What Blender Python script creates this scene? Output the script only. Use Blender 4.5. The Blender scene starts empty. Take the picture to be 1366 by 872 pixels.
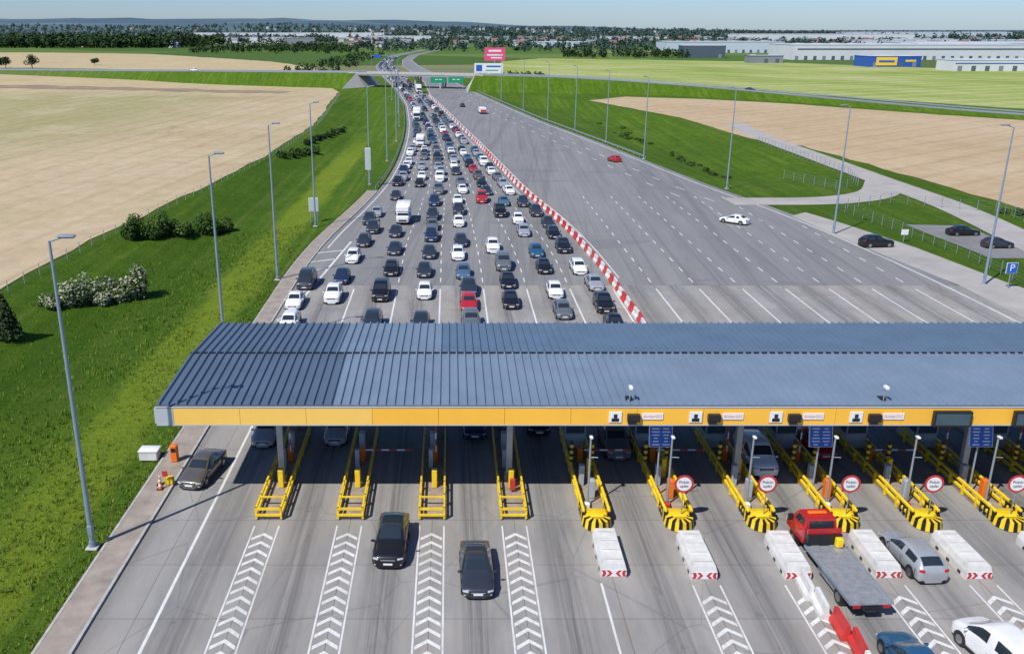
import bpy, math, random
from mathutils import Vector, noise
random.seed(7)
sc=bpy.context.scene
pi=math.pi
# ---------------------------------------------------------------- materials
def newmat(name):
    m=bpy.data.materials.new(name); m.use_nodes=True
    nt=m.node_tree; b=nt.nodes['Principled BSDF']
    return m,nt,b
def simple(name,col,rough=.6,metal=0.,coat=0.,var=0.,vscale=1.5):
    m,nt,b=newmat(name)
    b.inputs['Roughness'].default_value=rough; b.inputs['Metallic'].default_value=metal
    b.inputs['Coat Weight'].default_value=coat
    c=(col[0],col[1],col[2],1)
    b.inputs['Base Color'].default_value=c
    if var>0:
        tc=nt.nodes.new('ShaderNodeTexCoord'); n=nt.nodes.new('ShaderNodeTexNoise')
        n.inputs['Scale'].default_value=vscale; n.inputs['Detail'].default_value=6; n.inputs['Roughness'].default_value=.65
        nt.links.new(tc.outputs['Object'],n.inputs['Vector'])
        r=nt.nodes.new('ShaderNodeValToRGB')
        r.color_ramp.elements[0].position=.3; r.color_ramp.elements[1].position=.7
        r.color_ramp.elements[0].color=(col[0]*(1-var),col[1]*(1-var),col[2]*(1-var),1)
        r.color_ramp.elements[1].color=(min(1,col[0]*(1+var)),min(1,col[1]*(1+var)),min(1,col[2]*(1+var)),1)
        nt.links.new(n.outputs['Fac'],r.inputs['Fac']); nt.links.new(r.outputs['Color'],b.inputs['Base Color'])
    return m
class NT:
    def __init__(s,nt): s.nt=nt
    def n(s,t,**k):
        nd=s.nt.nodes.new(t)
        for a,v in k.items(): setattr(nd,a,v)
        return nd
    def l(s,a,b): s.nt.links.new(a,b)
    def pos(s,scale=(1,1,1),rot=0.):
        g=s.n('ShaderNodeNewGeometry'); m=s.n('ShaderNodeMapping'); m2=s.n('ShaderNodeMapping')
        m.inputs['Rotation'].default_value=(0,0,rot); m2.inputs['Scale'].default_value=scale
        s.l(g.outputs['Position'],m.inputs['Vector']); s.l(m.outputs[0],m2.inputs['Vector']); return m2.outputs['Vector']
    def noise(s,scale=(1,1,1),detail=5,rough=.6,rot=0.):
        n=s.n('ShaderNodeTexNoise'); n.inputs['Scale'].default_value=1
        n.inputs['Detail'].default_value=detail; n.inputs['Roughness'].default_value=rough
        s.l(s.pos(scale,rot),n.inputs['Vector']); return n.outputs['Fac']
    def ramp(s,fac,stops):
        r=s.n('ShaderNodeValToRGB'); e=r.color_ramp.elements
        e[0].position=stops[0][0]; e[0].color=(*stops[0][1],1)
        e[1].position=stops[-1][0]; e[1].color=(*stops[-1][1],1)
        for p,c in stops[1:-1]:
            q=e.new(p); q.color=(*c,1)
        s.l(fac,r.inputs['Fac']); return r.outputs['Color']
    def mix(s,fac,a,b,mode='MIX'):
        m=s.n('ShaderNodeMix',data_type='RGBA',blend_type=mode)
        for i,v in ((0,fac),(6,a),(7,b)):
            if isinstance(v,(int,float)): m.inputs[i].default_value=v
            elif isinstance(v,tuple): m.inputs[i].default_value=(*v,1)
            else: s.l(v,m.inputs[i])
        return m.outputs[2]
    def math(s,op,a,b=None,c=None,clamp=False):
        m=s.n('ShaderNodeMath',operation=op,use_clamp=clamp)
        for i,v in enumerate((a,b,c)):
            if v is None: continue
            if isinstance(v,(int,float)): m.inputs[i].default_value=v
            else: s.l(v,m.inputs[i])
        return m.outputs[0]
    def xyz(s):
        g=s.n('ShaderNodeNewGeometry'); x=s.n('ShaderNodeSeparateXYZ'); s.l(g.outputs['Position'],x.inputs[0]); return x.outputs
    def rng(s,v,a,b,c=0.,d=1.):
        m=s.n('ShaderNodeMapRange'); s.l(v,m.inputs[0])
        for i,k in enumerate((a,b,c,d)): m.inputs[i+1].default_value=k
        return m.outputs[0]
    def band(s,v,a,b,soft):
        return s.math('MULTIPLY',s.rng(v,a-soft,a+soft),s.rng(v,b-soft,b+soft,1,0))
    def bump(s,h,b,strength=.4,dist=.1):
        n=s.n('ShaderNodeBump'); n.inputs['Strength'].default_value=strength; n.inputs['Distance'].default_value=dist
        s.l(h,n.inputs['Height']); s.l(n.outputs[0],b.inputs['Normal'])
def mk_grass():
    m,nt,b=newmat('grass'); N=NT(nt); x=N.xyz()
    big=N.noise((.05,.03,.05),5,.65); mid=N.noise((.45,.28,.3),7,.75); fine=N.noise((3.2,2.2,2),5,.8)
    streak=N.noise((.7,.014,.1),5,.65)
    c=N.ramp(mid,[(.3,(.045,.100,.008)),(.5,(.090,.170,.012)),(.62,(.135,.215,.02)),(.78,(.24,.27,.07))])
    c2=N.ramp(streak,[(.32,(.04,.11,.008)),(.5,(.095,.18,.014)),(.6,(.17,.24,.035)),(.72,(.28,.29,.10))])
    c=N.mix(.42,c,c2)
    c=N.mix(N.rng(big,.38,.62,0,.5),c,(.055,.125,.008))
    wx=N.math('ADD',x[0],N.math('MULTIPLY',N.math('SUBTRACT',N.noise((.15,.04,.1),4,.6),.5),7.))
    lime=N.math('MULTIPLY',N.band(wx,-29.5,-23.5,.9),N.rng(x[1],230,300,1,0))
    c=N.mix(N.math('MULTIPLY',lime,N.rng(mid,.3,.6,.5,.9)),c,(.21,.285,.024))
    lime2=N.math('MULTIPLY',N.band(wx,-38,-30,1.5),N.rng(x[1],60,75,1,0))
    c=N.mix(N.math('MULTIPLY',lime2,.5),c,(.17,.26,.02))
    deep=N.math('MULTIPLY',N.band(wx,-44,-33,2.),N.rng(x[1],160,260,1,0))
    c=N.mix(N.math('MULTIPLY',deep,.4),c,(.035,.10,.005))
    f=N.ramp(fine,[(.25,(.38,.42,.35)),(.7,(1.3,1.25,1.2))])
    c=N.mix(.8,c,f,'MULTIPLY')
    sp=N.noise((.2,.13,.1),5,.75); c=N.mix(N.math('MULTIPLY',N.rng(sp,.68,.71,0,.85),N.rng(x[1],150,250,1,.2)),c,(.36,.33,.23))
    v=N.n('ShaderNodeTexVoronoi'); v.inputs['Scale'].default_value=1; N.l(N.pos((.0022,.0035,0),.3),v.inputs['Vector'])
    sx=N.n('ShaderNodeSeparateColor'); N.l(v.outputs['Color'],sx.inputs[0])
    pc=N.ramp(sx.outputs[0],[(0,(.05,.10,.025)),(.3,(.09,.16,.035)),(.5,(.15,.21,.06)),(.7,(.055,.11,.035)),(.85,(.26,.24,.13)),(1,(.04,.08,.04))])
    c=N.mix(N.rng(x[1],560,760,0,.85),c,pc)
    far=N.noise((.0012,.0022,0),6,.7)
    hazec=N.ramp(far,[(.35,(.06,.10,.125)),(.55,(.085,.135,.165)),(.7,(.16,.21,.23))])
    c=N.mix(N.rng(x[1],1800,5000,0,1),c,hazec)  # distance haze painted into the ground colour, bluer with growing Y
    N.l(c,b.inputs['Base Color']); b.inputs['Roughness'].default_value=.95; b.inputs['Specular IOR Level'].default_value=.1
    N.bump(fine,b,1.,.4)
    return m
def mk_field(name,stops,rot,wsc,line=.25,greenzone=False,period=.035,dk=(.74,.70,.60)):
    m,nt,b=newmat(name); N=NT(nt)
    n1=N.noise((.010,.018,.1),5,.6,rot); n2=N.noise((.3,.25,.2),6,.75)
    c=N.ramp(n1,stops)
    if greenzone:
        x=N.xyz(); wy=N.math('ADD',x[1],N.math('MULTIPLY',N.math('SUBTRACT',N.noise((.02,.02,.1),4,.6),.5),120.))
        z=N.math('MULTIPLY',N.band(wy,235,440,22.),N.rng(x[0],-120,-80,1,.15))
        c=N.mix(N.math('MULTIPLY',z,.6),c,(.29,.29,.12))
        c=N.mix(N.math('MULTIPLY',N.rng(x[1],440,500),.5),c,(.50,.41,.22))
        blot=N.noise((.035,.03,.1),6,.7); c=N.mix(N.rng(blot,.5,.7,0,.5),c,(.60,.50,.35))
        dmp=N.noise((.05,.03,.1),5,.7); c=N.mix(N.rng(dmp,.62,.70,0,.5),c,(.30,.22,.13))
    st=N.noise((wsc,.006,.1),4,.75,rot)
    c=N.mix(N.rng(st,.42,.62,0,line),c,dk,'MULTIPLY')
    w=N.n('ShaderNodeTexWave',wave_type='BANDS',bands_direction='X'); w.inputs['Scale'].default_value=period
    w.inputs['Distortion'].default_value=.8; w.inputs['Detail'].default_value=2; w.inputs['Detail Scale'].default_value=.4
    N.l(N.pos((1,1,1),rot),w.inputs['Vector'])
    c=N.mix(N.rng(w.outputs['Fac'],.88,.99,0,min(1,line*1.6)),c,dk,'MULTIPLY')
    f=N.ramp(n2,[(.3,(.78,.78,.76)),(.7,(1.1,1.1,1.1))]); c=N.mix(.8,c,f,'MULTIPLY')
    N.l(c,b.inputs['Base Color']); b.inputs['Roughness'].default_value=1; b.inputs['Specular IOR Level'].default_value=.05
    N.bump(n2,b,.5,.2); return m
def mk_concrete():
    m,nt,b=newmat('concrete_plaza'); N=NT(nt); x=N.xyz()
    n=N.noise((.5,.12,.3),7,.7); big=N.noise((.12,.05,.1),4,.65)
    c=N.ramp(n,[(.3,(.215,.21,.20)),(.7,(.345,.335,.315))])
    c=N.mix(N.rng(big,.4,.68,0,.5),c,(.39,.345,.285))
    ph=N.math('SUBTRACT',x[0],1.43); ph=N.math('MULTIPLY',ph,2*pi/5.14); cs=N.math('COSINE',ph)
    st=N.noise((2.2,.03,.1),5,.7)
    k=N.math('MULTIPLY',N.rng(cs,-.2,.9),N.rng(st,.35,.62))
    c=N.mix(N.math('MULTIPLY',k,.6),c,(.11,.107,.103))
    k2=N.math('MULTIPLY',N.rng(cs,.5,1,0,.5),N.rng(N.noise((5,.05,.1),4,.7),.48,.62)); c=N.mix(k2,c,(.065,.063,.06))
    oil=N.noise((1.2,.6,.3),5,.8); c=N.mix(N.math('MULTIPLY',N.rng(oil,.58,.70),N.rng(cs,.0,1,0,.6)),c,(.07,.067,.062))
    dirt=N.noise((.35,.16,.3),6,.75); c=N.mix(N.math('MULTIPLY',N.rng(dirt,.55,.68,0,.45),N.math('MULTIPLY',N.rng(cs,-1,-.1,1,0),N.rng(x[0],0,8))),c,(.30,.22,.15))
    crk=N.n('ShaderNodeTexVoronoi',feature='DISTANCE_TO_EDGE'); crk.inputs['Scale'].default_value=1; N.l(N.pos((.16,.09,.1),.2),crk.inputs['Vector'])
    c=N.mix(N.rng(crk.outputs['Distance'],.0,.006,.4,0),c,(.10,.095,.09))
    br=N.n('ShaderNodeTexBrick'); br.offset=0; br.inputs['Scale'].default_value=1
    br.inputs['Brick Width'].default_value=5.14; br.inputs['Row Height'].default_value=5.; br.inputs['Mortar Size'].default_value=.02
    br.inputs['Color1'].default_value=(1,1,1,1); br.inputs['Color2'].default_value=(.88,.88,.88,1); br.inputs['Mortar'].default_value=(.42,.41,.40,1)
    mp=N.n('ShaderNodeMapping'); mp.inputs['Location'].default_value=(1.1,0,0); g=N.n('ShaderNodeNewGeometry'); N.l(g.outputs['Position'],mp.inputs['Vector']); N.l(mp.outputs[0],br.inputs['Vector'])
    c=N.mix(1.,c,br.outputs['Color'],'MULTIPLY')
    N.l(c,b.inputs['Base Color']); b.inputs['Roughness'].default_value=.85
    N.bump(N.noise((8,8,8),4,.7),b,.15,.02); return m
def mk_asphalt():
    m,nt,b=newmat('asphalt'); N=NT(nt); x=N.xyz()
    n=N.noise((.4,.03,.3),6,.7,.06); big=N.noise((.06,.02,.1),4,.6); gr=N.noise((10,10,10),3,.7)
    c=N.ramp(n,[(.3,(.165,.166,.163)),(.7,(.245,.243,.234))])
    c=N.mix(N.rng(big,.38,.68,0,.5),c,(.27,.265,.252))
    st=N.noise((1.3,.006,.1),4,.65,.05); c=N.mix(N.rng(st,.53,.68,0,.45),c,(.11,.11,.11))
    sl=N.noise((.35,.002,.1),2,.5,.12); c=N.mix(N.rng(sl,.60,.61,0,.25),c,(.12,.12,.12))
    pt=N.noise((.03,.11,.1),2,.5); c=N.mix(N.rng(pt,.62,.63,0,.25),c,(.13,.13,.13))
    br=N.n('ShaderNodeTexBrick'); br.offset=.5; br.inputs['Scale'].default_value=1; br.inputs['Brick Width'].default_value=38; br.inputs['Row Height'].default_value=4.2
    br.inputs['Mortar Size'].default_value=.035; br.inputs['Color1'].default_value=(1,1,1,1); br.inputs['Color2'].default_value=(.94,.94,.94,1); br.inputs['Mortar'].default_value=(.62,.62,.62,1)
    N.l(N.pos((1,1,1),pi/2+.07),br.inputs['Vector']); c=N.mix(.7,c,br.outputs['Color'],'MULTIPLY')
    c=N.mix(.5,c,N.ramp(gr,[(.3,(.8,.8,.8)),(.7,(1.15,1.15,1.15))]),'MULTIPLY')
    N.l(c,b.inputs['Base Color']); b.inputs['Roughness'].default_value=.85
    return m
def mk_marking():
    m,nt,b=newmat('road_marking_white'); N=NT(nt)
    n=N.noise((4,.9,2),7,.85); n2=N.noise((.5,.15,1),4,.6)
    c=N.ramp(n,[(.28,(.30,.295,.28)),(.42,(.58,.57,.54)),(.7,(.80,.80,.77))])
    c=N.mix(N.rng(n2,.5,.7,0,.6),c,(.42,.41,.385))
    N.l(c,b.inputs['Base Color']); b.inputs['Roughness'].default_value=.7; return m
def mk_leaf(name,a,bb,c3,flower=None):
    m,nt,b=newmat(name); N=NT(nt)
    g=N.n('ShaderNodeNewGeometry'); stops=[(0,a),(.5,bb),(1,c3)]
    if flower: stops=[(0,a),(.35,bb),(.6,c3),(.66,flower),(1,flower)]
    c=N.ramp(g.outputs['Random Per Island'],stops)
    lum=N.noise((.35,.35,.35),3,.6); c=N.mix(.8,c,N.ramp(lum,[(.35,(.55,.6,.55)),(.65,(1.2,1.15,1.)) ]),'MULTIPLY')
    N.l(c,b.inputs['Base Color']); b.inputs['Roughness'].default_value=.8; b.inputs['Specular IOR Level'].default_value=.2
    return m
M={}
M['grass']=mk_grass(); M['conc']=mk_concrete(); M['asph']=mk_asphalt(); M['mark']=mk_marking()
M['tan']=mk_field('dry_field',[(.3,(.43,.33,.20)),(.5,(.50,.40,.26)),(.7,(.41,.35,.19))],.12,.25,.2,True)
M['tanR']=mk_field('dry_field_east',[(.3,(.44,.33,.20)),(.6,(.52,.40,.26)),(.8,(.46,.37,.22))],.9,.2,.22)
M['green']=mk_field('crop_field',[(.3,(.19,.27,.055)),(.5,(.27,.34,.09)),(.7,(.36,.39,.16))],1.15,.10,.8,False,.02,(1.35,1.18,1.5))
M['soil']=simple('bare_soil',(.26,.19,.12),1,var=.35,vscale=.1)
M['gravel']=simple('gravel_road',(.36,.34,.31),.95,var=.15,vscale=.2)
M['paver']=simple('pavement_slabs',(.30,.255,.21),.9,var=.25,vscale=.8)
M['kerb']=simple('kerb_concrete',(.40,.39,.37),.85,var=.2)
M['steel']=simple('galvanised_steel',(.36,.40,.44),.45,.5,var=.12)
M['lampsteel']=simple('lamp_pole_paint',(.25,.32,.38),.45,.25,var=.08)
M['yellow']=simple('yellow_paint',(.80,.54,.015),.5,var=.18,vscale=2)
M['black']=simple('black_plastic',(.014,.014,.015),.45)
M['amber']=simple('amber_fascia',(.88,.47,.05),.4,var=.05,vscale=.3)
M['amberL']=simple('amber_fascia_pale',(.86,.53,.11),.4,var=.05,vscale=.3)
M['silver']=simple('silver_fascia',(.50,.53,.56),.4,.2,var=.05)
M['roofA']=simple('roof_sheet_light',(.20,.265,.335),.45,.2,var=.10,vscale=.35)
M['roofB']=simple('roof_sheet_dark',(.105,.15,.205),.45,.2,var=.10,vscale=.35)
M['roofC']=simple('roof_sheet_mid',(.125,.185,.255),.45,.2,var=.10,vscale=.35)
M['white']=simple('white_paint',(.74,.74,.73),.5,var=.06)
M['wcon']=simple('white_concrete',(.62,.61,.58),.8,var=.18,vscale=1.2)
M['red']=simple('red_paint',(.50,.035,.03),.5,var=.15)
M['blue']=simple('sign_blue',(.02,.11,.45),.4)
M['greens']=simple('sign_green',(.01,.27,.13),.4)
M['pink']=simple('billboard_pink',(.75,.08,.20),.5)
M['glass']=simple('vehicle_glass',(.022,.032,.040),.07,0,.4)
M['lens']=simple('headlamp_lens',(.55,.57,.6),.12,.3,.5)
M['tail']=simple('tail_lamp_red',(.45,.01,.01),.2,0,.5)
M['tyre']=simple('tyre_rubber',(.02,.02,.021),.85)
M['rim']=simple('alloy_rim',(.35,.36,.37),.3,.8)
M['dark']=simple('canopy_soffit',(.05,.05,.055),.8,var=.2)
M['boothw']=simple('booth_panel',(.36,.40,.43),.5,.1,var=.1)
M['bglass']=simple('booth_glass',(.04,.08,.10),.08,0,.3)
M['island']=simple('island_concrete',(.26,.215,.175),.9,var=.3,vscale=1.5)
M['orange']=simple('orange_plastic',(.75,.16,.01),.5)
M['bed']=simple('truck_bed_alloy',(.36,.37,.38),.45,.4,var=.2,vscale=3)
M['bark']=simple('bark',(.10,.07,.045),.9,var=.3)
M['leaf']=mk_leaf('leaves_green',(.022,.055,.010),(.045,.095,.015),(.085,.14,.03))
M['leafd']=mk_leaf('leaves_dark',(.014,.036,.013),(.028,.057,.018),(.05,.085,.026))
M['leaff']=mk_leaf('leaves_flowering',(.03,.07,.012),(.06,.11,.02),(.10,.15,.04),(.48,.48,.36))
M['leafhaze']=mk_leaf('leaves_far_hazed',(.030,.060,.055),(.045,.082,.070),(.07,.115,.085))  # far foliage, air haze put into the leaf colours as a paler blue tint
M['tuft']=mk_leaf('grass_blades',(.05,.12,.008),(.105,.19,.015),(.24,.28,.06))
M['wall1']=simple('render_white',(.58,.59,.60),.8,var=.06,vscale=.05)
M['wall2']=simple('render_cream',(.48,.45,.38),.8)
M['rred']=simple('roof_tiles_red',(.20,.11,.09),.85,var=.15)
M['rgrey']=simple('roof_grey',(.19,.21,.235),.7,var=.1,vscale=.05)
M['wblue']=simple('store_blue',(.02,.09,.36),.5)
M['wyel']=simple('store_yellow',(.74,.50,.05),.5)
M['wsilv']=simple('warehouse_cladding',(.50,.56,.62),.5,.1,var=.05,vscale=.04)
M['winband']=simple('window_band',(.08,.11,.14),.15)
paints={'W':(.76,.76,.75),'K':(.014,.014,.017),'D':(.042,.050,.062),'S':(.42,.44,.46),'G':(.17,.185,.20),'N':(.018,.04,.095),'B':(.10,.18,.28),'R':(.42,.015,.02),'T':(.13,.12,.105),'L':(.03,.13,.24)}
PM={}
for k,c in paints.items():
    PM[k]=simple('car_paint_'+{'W':'white','K':'black','D':'charcoal','S':'silver','G':'grey','N':'navy','B':'steelblue','R':'red','T':'bronze','L':'blue'}[k],c,.34,.0 if k in 'WR' else .35,.6,var=.08,vscale=1.2)
# ---------------------------------------------------------------- mesh builder
class MB:
    def __init__(s): s.v=[];s.f=[];s.m=[];s.mats=[]
    def mi(s,mat):
        if isinstance(mat,str): mat=M[mat]
        if mat not in s.mats: s.mats.append(mat)
        return s.mats.index(mat)
    def add(s,vs,fs,mat):
        o=len(s.v); k=s.mi(mat); s.v+= [tuple(q) for q in vs]
        for f in fs: s.f.append(tuple(i+o for i in f)); s.m.append(k)
    def box(s,c,d,mat,rz=0.,bev=0.,rx=0.):
        hx,hy,hz=d[0]/2,d[1]/2,d[2]/2
        if bev>0:
            b=bev; vs=[]
            for z,ins in ((-hz,b),(-hz+b,0),(hz-b,0),(hz,b)):
                x=hx-ins;y=hy-ins
                vs+=[(-x+b,-y,z),(x-b,-y,z),(x,-y+b,z),(x,y-b,z),(x-b,y,z),(-x+b,y,z),(-x,y-b,z),(-x,-y+b,z)]
            fs=[tuple(range(7,-1,-1)),tuple(range(24,32))]
            for r in range(3):
                for i in range(8):
                    j=(i+1)%8; fs.append((r*8+i,r*8+j,r*8+8+j,r*8+8+i))
        else:
            vs=[(x*hx,y*hy,z*hz) for z in(-1,1) for x,y in((-1,-1),(1,-1),(1,1),(-1,1))]
            fs=[(3,2,1,0),(4,5,6,7),(0,1,5,4),(1,2,6,5),(2,3,7,6),(3,0,4,7)]
        cr,sr=math.cos(rz),math.sin(rz); cx_,sx_=math.cos(rx),math.sin(rx)
        o=[]
        for x,y,z in vs:
            y,z=y*cx_-z*sx_,y*sx_+z*cx_
            o.append((c[0]+x*cr-y*sr,c[1]+x*sr+y*cr,c[2]+z))
        s.add(o,fs,mat)
    def cyl(s,a,b,r0,r1,mat,n=10,caps=True):
        a=Vector(a);b=Vector(b);d=(b-a).normalized()
        u=d.orthogonal().normalized();w=d.cross(u)
        vs=[]
        for p,r in((a,r0),(b,r1)):
            for i in range(n):
                t=2*pi*i/n; vs.append(p+u*(r*math.cos(t))+w*(r*math.sin(t)))
        fs=[(i,(i+1)%n,n+(i+1)%n,n+i) for i in range(n)]
        if caps: fs+=[tuple(range(n-1,-1,-1)),tuple(range(n,2*n))]
        s.add(vs,fs,mat)
    def poly(s,pts,z,mat):
        a=sum(pts[i][0]*pts[(i+1)%len(pts)][1]-pts[(i+1)%len(pts)][0]*pts[i][1] for i in range(len(pts)))
        if a<0: pts=pts[::-1]
        s.add([(p[0],p[1],z) for p in pts],[tuple(range(len(pts)))],mat)
    def strip(s,L,R,z,mat):
        n=len(L); vs=[]
        for a,b in zip(L,R): vs+=[(a[0],a[1],z),(b[0],b[1],z)]
        s.add(vs,[(2*i,2*i+1,2*i+3,2*i+2) for i in range(n-1)],mat)
    def quad(s,a,b,c,d,mat): s.add([a,b,c,d],[(0,1,2,3)],mat)
    def mesh(s,name,smooth=None):
        me=bpy.data.meshes.new(name); me.from_pydata(s.v,[],s.f)
        for m in s.mats: me.materials.append(m)
        me.polygons.foreach_set('material_index',s.m)
        if smooth is not None:
            me.polygons.foreach_set('use_smooth',[True]*len(s.f))
            me.set_sharp_from_angle(angle=math.radians(smooth))
        me.update(); return me
    def subdivide(s,level=1):   # Catmull-Clark everything built so far
        me=s.mesh('tmp'); ob=bpy.data.objects.new('tmp',me); sc.collection.objects.link(ob)
        md=ob.modifiers.new('s','SUBSURF'); md.levels=level; md.render_levels=level
        dg=bpy.context.evaluated_depsgraph_get(); e=ob.evaluated_get(dg).to_mesh()
        s.v=[tuple(v.co) for v in e.vertices]; s.f=[tuple(p.vertices) for p in e.polygons]; s.m=[p.material_index for p in e.polygons]
        ob.evaluated_get(dg).to_mesh_clear(); bpy.data.objects.remove(ob); bpy.data.meshes.remove(me)
    def obj(s,name,smooth=None,loc=(0,0,0),rz=0.,parent=None):
        o=bpy.data.objects.new(name,s.mesh(name,smooth)); sc.collection.objects.link(o)
        o.location=loc; o.rotation_euler=(0,0,rz)
        if parent: o.parent=parent
        return o
def inst(name,me,loc,rz=0.):
    o=bpy.data.objects.new(name,me); sc.collection.objects.link(o); o.location=loc; o.rotation_euler=(0,0,rz); return o
def text(name,body,size,loc,rot,mat,parent):
    c=bpy.data.curves.new(name,'FONT'); c.body=body; c.size=size; c.align_x='CENTER'; c.align_y='CENTER'
    c.materials.append(M[mat]); o=bpy.data.objects.new(name,c); sc.collection.objects.link(o)
    o.location=loc; o.rotation_euler=rot; o.parent=parent; return o
def interp(tab,y):
    if y<=tab[0][0]: return tab[0][1]
    for (a,b),(c,d) in zip(tab,tab[1:]):
        if y<=c: return b+(d-b)*(y-a)/(c-a)
    return tab[-1][1]
def sm(tab,y,w=14):
    return sum(interp(tab,y+k*w/3) for k in range(-3,4))/7
LEt=[(0,-18.7),(122,-18.7),(148,-15.8),(165,-14.0),(189,-12.6),(218,-12.2),(257,-12.6),(298,-13.9),(374,-18.2),(468,-27.2),(575,-40.7),(654,-49.9),(773,-61.9),(922,-66.3),(1080,-68.8),(1400,-40)]
BAt=[(0,20.1),(90,20.1),(115,19.7),(144,17.7),(168,14.1),(240,7.9),(298,2.4),(356,-2.9),(425,-9.6),(519,-19.5),(575,-24),(677,-35),(773,-45),(922,-52.5),(1080,-53),(1400,-25)]
REt=[(0,61.5),(103,61.6),(118,60.5),(147,57.8),(173,52.1),(248,40.8),(311,30.5),(440,14.2),(575,0),(677,-13.6),(773,-24.8),(922,-36.9),(1108,-35.4),(1400,-8)]
LFt=[(0,-54),(103,-53.6),(129,-52.7),(171,-48.5),(225,-44.5),(298,-43.9),(456,-54.6),(499,-64)]
RFt=[(170,84),(257,84),(311,80),(386,62),(440,42)]
LE=lambda y: sm(LEt,y) if y>110 else -18.7
BA=lambda y: sm(BAt,y)
RE=lambda y: sm(REt,y) if y>80 else 61.5
def sstep(a,b,x):
    t=max(0,min(1,(x-a)/(b-a))); return t*t*(3-2*t)
# ---------------------------------------------------------------- ground
def gh(x,y):
    h=-.05
    if y<500:
        a=interp(LFt,y); b=LE(max(y,0))-2.4
        if a<x<b:
            t=(x-a)/(b-a); h-=2.4*math.sin(pi*t)**1.5*(1-sstep(420,500,y))
            h+=.45*noise.noise((x*.15,y*.08,1))*math.sin(pi*t)
    if 172<y<450:
        a=RE(y)+2; b=interp(RFt,y)-1
        if a<x<b:
            t=(x-a)/(b-a); h-=2.8*math.sin(pi*t)**1.3*sstep(175,205,y)*(1-sstep(390,445,y))
            h+=.4*noise.noise((x*.12,y*.06,5))*math.sin(pi*t)
    if y>2600:
        side=1-.93*sstep(-1200,2400,x)
        h+=sstep(2600,7500,y)*side*(85+75*noise.noise((x*.0005,y*.0004,3))+35*noise.noise((x*.0017,y*.001,7)))*1.05
    return h
xs=[-9000,-6000,-4500,-3500,-2800,-2200,-1700,-1300,-1000,-750,-550,-400,-300,-220,-160,-120,-90,-75,-66]
xs+=[-60+1.5*i for i in range(int(163/1.5)+1)]
xs+=[112,125,145,180,230,300,400,550,750,1000,1300,1600,2000,2500,3000,3600,4300,5200,6500,9000]
ys=[-300,-100,-40]+[3*i for i in range(-5,160)]+[485,500,530,570,620,700,800,900,1050,1250,1500,1800,2200,2600]+[2600+300*i for i in range(1,33)]+[14000]
mb=MB(); nx=len(xs)
vs=[(x,y,gh(x,y)) for y in ys for x in xs]
fs=[(j*nx+i,j*nx+i+1,(j+1)*nx+i+1,(j+1)*nx+i) for j in range(len(ys)-1) for i in range(nx-1)]
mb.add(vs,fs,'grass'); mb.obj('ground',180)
def sheet(name,pts,z,mat):
    m=MB(); m.poly(pts,z,mat); return m.obj(name)
def rag(pts,amp,step=12):
    out=[]
    for i in range(len(pts)):
        a=pts[i];b=pts[(i+1)%len(pts)]; d=math.dist(a,b); n=max(1,int(d/step)); n=min(n,60)
        for k in range(n):
            t=k/n; out.append((a[0]+(b[0]-a[0])*t+random.uniform(-amp,amp),a[1]+(b[1]-a[1])*t+random.uniform(-amp,amp)))
    return out
sheet('field',rag([(-54,-10),(-53.6,103),(-52.7,129),(-48.5,171),(-44.5,225),(-43.9,298),(-54.6,456),(-66,499),(-138,560),(-281,660),(-900,760),(-900,-10)],.5,6),.02,'tan')
sheet('field_soil',rag([(-75,455),(-200,500),(-420,560),(-420,538),(-210,478),(-80,441)],4,9),.06,'soil')
sheet('field',rag([(-330,735),(-94,660),(-90,702),(-169,880),(-364,1141),(-532,1213),(-1200,1250),(-900,800)],2,15),.05,'tan')
sheet('field',rag([(60,398),(80,320),(85,257),(93,240),(96,200),(99,149),(112,110),(140,60),(400,60),(290,185),(212,290),(176,330),(140,380),(108,408),(80,420)],.6,6),.02,'tanR')
sheet('field',rag([(25,621),(70,505),(130,472),(175,425),(215,362),(262,310),(340,225),(1100,225),(1100,600),(600,640),(416,677),(281,880),(93,968),(49,880)],1,10),.03,'green')
mb=MB(); mb.poly([(-18.7,-15),(61.5,-15),(61.5,104.5),(-18.7,104.5)],0,'conc'); mb.obj('toll_plaza_pavement')
Y=[104.5+4*i for i in range(0,320)]
mb=MB(); mb.strip([(LE(y),y) for y in Y],[(RE(y),y) for y in Y],0,'asph'); mb.obj('motorway_road')
Ym=[y for y in Y if y>428]
mb=MB(); mb.strip([(BA(y)+.4-min(4.,(y-428)*.025),y) for y in Ym],[(BA(y)+.6+min(5.,(y-428)*.05),y) for y in Ym],.06,'grass'); mb.obj('median_grass')
mb=MB()
mb.poly([(56.5,147),(58.3,128),(61.5,104.5),(61.5,85),(72,85),(68,106),(66,124),(62.5,141),(60,150)],.012,'gravel'); mb.obj('layby_pavement')
def path_strip(pts,w,z,mat,name):
    L=[];R=[]
    for i,p in enumerate(pts):
        a=Vector(pts[max(0,i-1)][:2]);b=Vector(pts[min(len(pts)-1,i+1)][:2]);d=(b-a).normalized();n=Vector((-d.y,d.x))
        L.append((p[0]+n.x*w/2,p[1]+n.y*w/2));R.append((p[0]-n.x*w/2,p[1]-n.y*w/2))
    m=MB(); m.strip(L,R,z,mat); return m.obj(name)
def curve(pts,n=8):
    out=[]
    P=[Vector(p) for p in pts]; P=[P[0]*2-P[1]]+P+[P[-1]*2-P[-2]]
    for i in range(1,len(P)-2):
        for k in range(n):
            t=k/n;a,b,c,d=P[i-1:i+3]
            out.append(tuple(.5*((2*b)+(c-a)*t+(2*a-5*b+4*c-d)*t*t+(3*b-a-3*c+d)*t**3)))
    out.append(tuple(P[-2])); return out
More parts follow.
